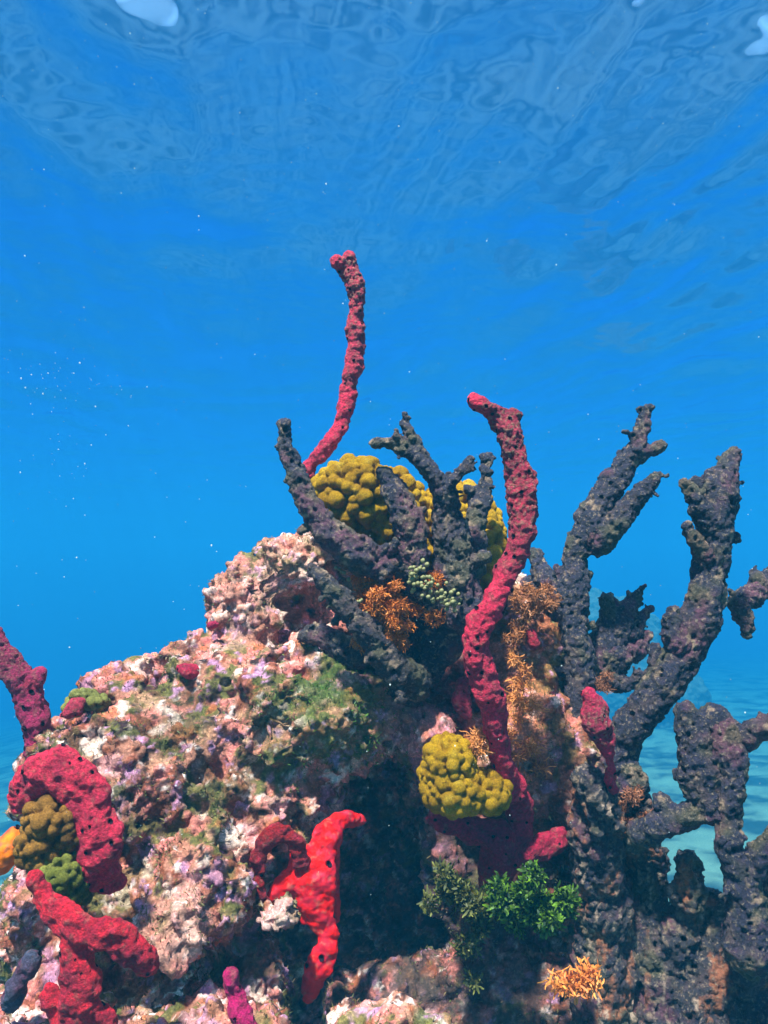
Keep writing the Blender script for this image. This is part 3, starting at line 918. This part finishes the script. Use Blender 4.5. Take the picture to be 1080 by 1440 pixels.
alga('orange_weed', 'pale orange weed scrap at the bottom beneath the green weed', 'seaweed',
     ribbons('orange_weed', bush_roots([(800, 1385, 1.12, 30, 14, .02), (828, 1375, 1.12, 16, 18, .02)], 420, 5, 1.0), .016, .0028, 4, .5, (230, 140, 60), (200, 100, 50), 5), 'orange weed tufts')

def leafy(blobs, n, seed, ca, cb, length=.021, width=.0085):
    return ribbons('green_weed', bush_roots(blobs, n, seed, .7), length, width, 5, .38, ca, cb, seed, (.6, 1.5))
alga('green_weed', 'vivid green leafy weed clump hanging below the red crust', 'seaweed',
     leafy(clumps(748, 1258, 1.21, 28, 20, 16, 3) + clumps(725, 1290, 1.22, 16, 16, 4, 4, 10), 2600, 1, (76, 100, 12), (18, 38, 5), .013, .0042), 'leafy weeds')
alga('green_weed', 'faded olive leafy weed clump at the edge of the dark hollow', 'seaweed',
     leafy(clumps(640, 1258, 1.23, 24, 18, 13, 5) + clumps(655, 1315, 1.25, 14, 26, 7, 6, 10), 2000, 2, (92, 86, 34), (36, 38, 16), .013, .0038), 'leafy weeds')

# bead-like green algae
v, f = ICO2
def grapes(label, pts, seed):
    rs = np.random.RandomState(seed)
    root = thing('grape_weed', label, 'seaweed', P(*pts[0][:3]), 'beaded weeds')
    st = []
    proto = None
    n = 0
    for (px, py, d, sx, sy, cnt) in pts:
        for _ in range(cnt):
            c = P(px + rs.normal() * sx, py + rs.normal() * sy, d + rs.normal() * .006)
            st.append((tuple(c), (.0016,) * 3))
            if proto is None:
                k = 1 + .06 * np.sin(v[:, :1] * 4)
                proto = mesh_from('bead', v * .0031 * k, f)
                proto.materials.append(M_BEAD)
            b = bpy.data.objects.new('bead', proto)
            COL.objects.link(b)
            b.parent = root
            b.location = c - root.location
            s = rs.uniform(.75, 1.35)
            b.scale = (s, s, s * rs.uniform(.9, 1.15))
            n += 1
    return root
grapes('pale green beaded weed trailing down the foot of the branched coral', [(583, 805, 1.285, 8, 8, 24), (600, 822, 1.28, 11, 8, 28), (622, 838, 1.285, 9, 6, 24), (640, 846, 1.285, 8, 6, 16)], 1)
grapes('sparse pale beaded weed by the thin dark finger', [(510, 846, 1.30, 10, 7, 6), (484, 800, 1.32, 8, 10, 6)], 2)

# ------------------------------------------------------------------ short turf on the rock
rs = np.random.RandomState(8)
sel = np.where((REEF_NO[:, 1] < 0.45) & (REEF_CO[:, 1] < 1.7) & (REEF_CO[:, 2] > -.72))[0]
dens = sm(.0, .35, fbm(REEF_CO[sel] * 12 + 43, 3)) + .25 + .25 * (1 - sm(.5, 1.1, patch(REEF_CO[sel], 470, 1000, 1.33, 150)))
pk = sel[rs.rand(len(sel)) < dens / dens.sum() * 42000]
n = len(pk)
nn = REEF_NO[pk] + rs.normal(size=(n, 3)) * .45
nn[:, 2] += .25
nn /= np.linalg.norm(nn, axis=1)[:, None]
sd = np.cross(nn, rs.normal(size=(n, 3)))
sd /= np.linalg.norm(sd, axis=1)[:, None]
ln = rs.uniform(.003, .0085, (n, 1))
p0 = REEF_CO[pk] - REEF_NO[pk] * .001
wd = .00055
mid = p0 + nn * ln * .55
tip = mid + (nn + rs.normal(size=(n, 3)) * .5) * ln * .5
V4 = np.stack([p0 - sd * wd, p0 + sd * wd, tip, mid - sd * wd * .6], 1).reshape(-1, 3)
F4 = np.arange(n * 4).reshape(-1, 4)
me = mesh_from('turf_algae', V4, F4)
tt = rs.rand(n, 1)
cc = srgb(120, 92, 66) * (1 - tt) + srgb(84, 92, 40) * tt
gsel = (1 - sm(.5, 1.1, patch(REEF_CO[pk], 470, 1000, 1.33, 150)))[:, None]
cc = cc * (1 - gsel) + srgb(70, 96, 30) * gsel
set_col(me, np.repeat(cc, 4, 0))
o = link('turf_algae', me, M_LEAF)
o['kind'] = 'stuff'

# ------------------------------------------------------------------ specks adrift in the water
rs = np.random.RandomState(21)
vs, fs, k = [], [], 0
V1, F1 = ico(1)
def speck(c, r):
    global k
    vs.append(V1 * np.array([r, r, r * rs.uniform(.6, 1.3)], np.float32) + np.asarray(c, np.float32))
    fs.append(F1 + k)
    k += len(V1)
for _ in range(620):
    d = rs.uniform(.5, 3.2)
    speck(P(rs.uniform(-60, 1140), rs.uniform(-30, 1300), d), d * rs.choice([.0004, .0005, .0007, .0011], p=[.5, .3, .15, .05]))
for _ in range(70):
    d = rs.uniform(2.2, 2.8)
    speck(P(75 + rs.normal() * 55, 532 + rs.normal() * 24, d), d * rs.choice([.0003, .0005, .0011], p=[.5, .38, .12]))
for _ in range(34):
    d = rs.uniform(2.2, 2.8)
    speck(P(95 + rs.normal() * 34, 655 + rs.normal() * 44, d), d * rs.choice([.0003, .0005, .0009], p=[.5, .4, .1]))
me = mesh_from('drifting_specks', np.vstack(vs), np.vstack(fs))
m, t, b = new_mat('pale_specks')
b.inputs['Base Color'].default_value = (.85, .85, .82, 1)
b.inputs['Roughness'].default_value = .4
b.inputs['Alpha'].default_value = .4
o = link('drifting_specks', me, m)
o['kind'] = 'stuff'

# ------------------------------------------------------------------ far rocks on the sand
for (px, d, r, hgt, lab, sd) in ((850, 26.0, 2.2, 3.1, 'hazy boulder far off behind the forked coral', 3), (60, 6.0, .8, .5, 'low hazy rock far off past the edge finger', 5)):
    c = P(px, 800, d)
    gz = bed_z(c.x, d)
    e = [((c.x, d, gz + hgt * .3), (r, r, hgt)), ((c.x + r * .7, d + .2, gz), (r * .7, r * .7, hgt * .6)), ((c.x - r * .8, d, gz), (r * .6, r * .6, hgt * .7))]
    me = union_mesh('far_rock', e, .03, 3)
    q, no_ = co_no(me)
    q = q + no_ * (min(.8, r * .45) * fbm(q * (1.4 / r) + sd, 5, .6))[:, None]
    set_co(me, q)
    set_col(me, mix(np.tile(srgb(110, 96, 80), (len(q), 1)), np.tile(srgb(60, 66, 50), (len(q), 1)), sm(-.1, .3, fbm(q * 5, 3))))
    tag(link('far_rock', me, M_REEF), lab, 'rock', 'far rocks')

# ------------------------------------------------------------------ the water itself
bx = np.array([(x, y, z) for z in (BED_LOW - 1.0, WATER_Z + .7) for y in (-20, 116) for x in (-80, 80)], np.float32)
bf = np.array([(0, 2, 3, 1), (4, 5, 7, 6), (0, 1, 5, 4), (2, 6, 7, 3), (0, 4, 6, 2), (1, 3, 7, 5)])
me = mesh_from('haze', bx, bf, smooth=False)
m = bpy.data.materials.new('haze')
m.use_nodes = True
t = m.node_tree
t.nodes.clear()
out = t.nodes.new('ShaderNodeOutputMaterial')
pv = t.nodes.new('ShaderNodeVolumePrincipled')
pv.inputs['Color'].default_value = (0.005, 0.073, 0.150, 1)
pv.inputs['Absorption Color'].default_value = (0.26, 0.63, 0.86, 1)
pv.inputs['Density'].default_value = 0.19
pv.inputs['Anisotropy'].default_value = 0.0
t.links.new(pv.outputs[0], out.inputs['Volume'])
o = link('haze', me, m)
o['kind'] = 'stuff'
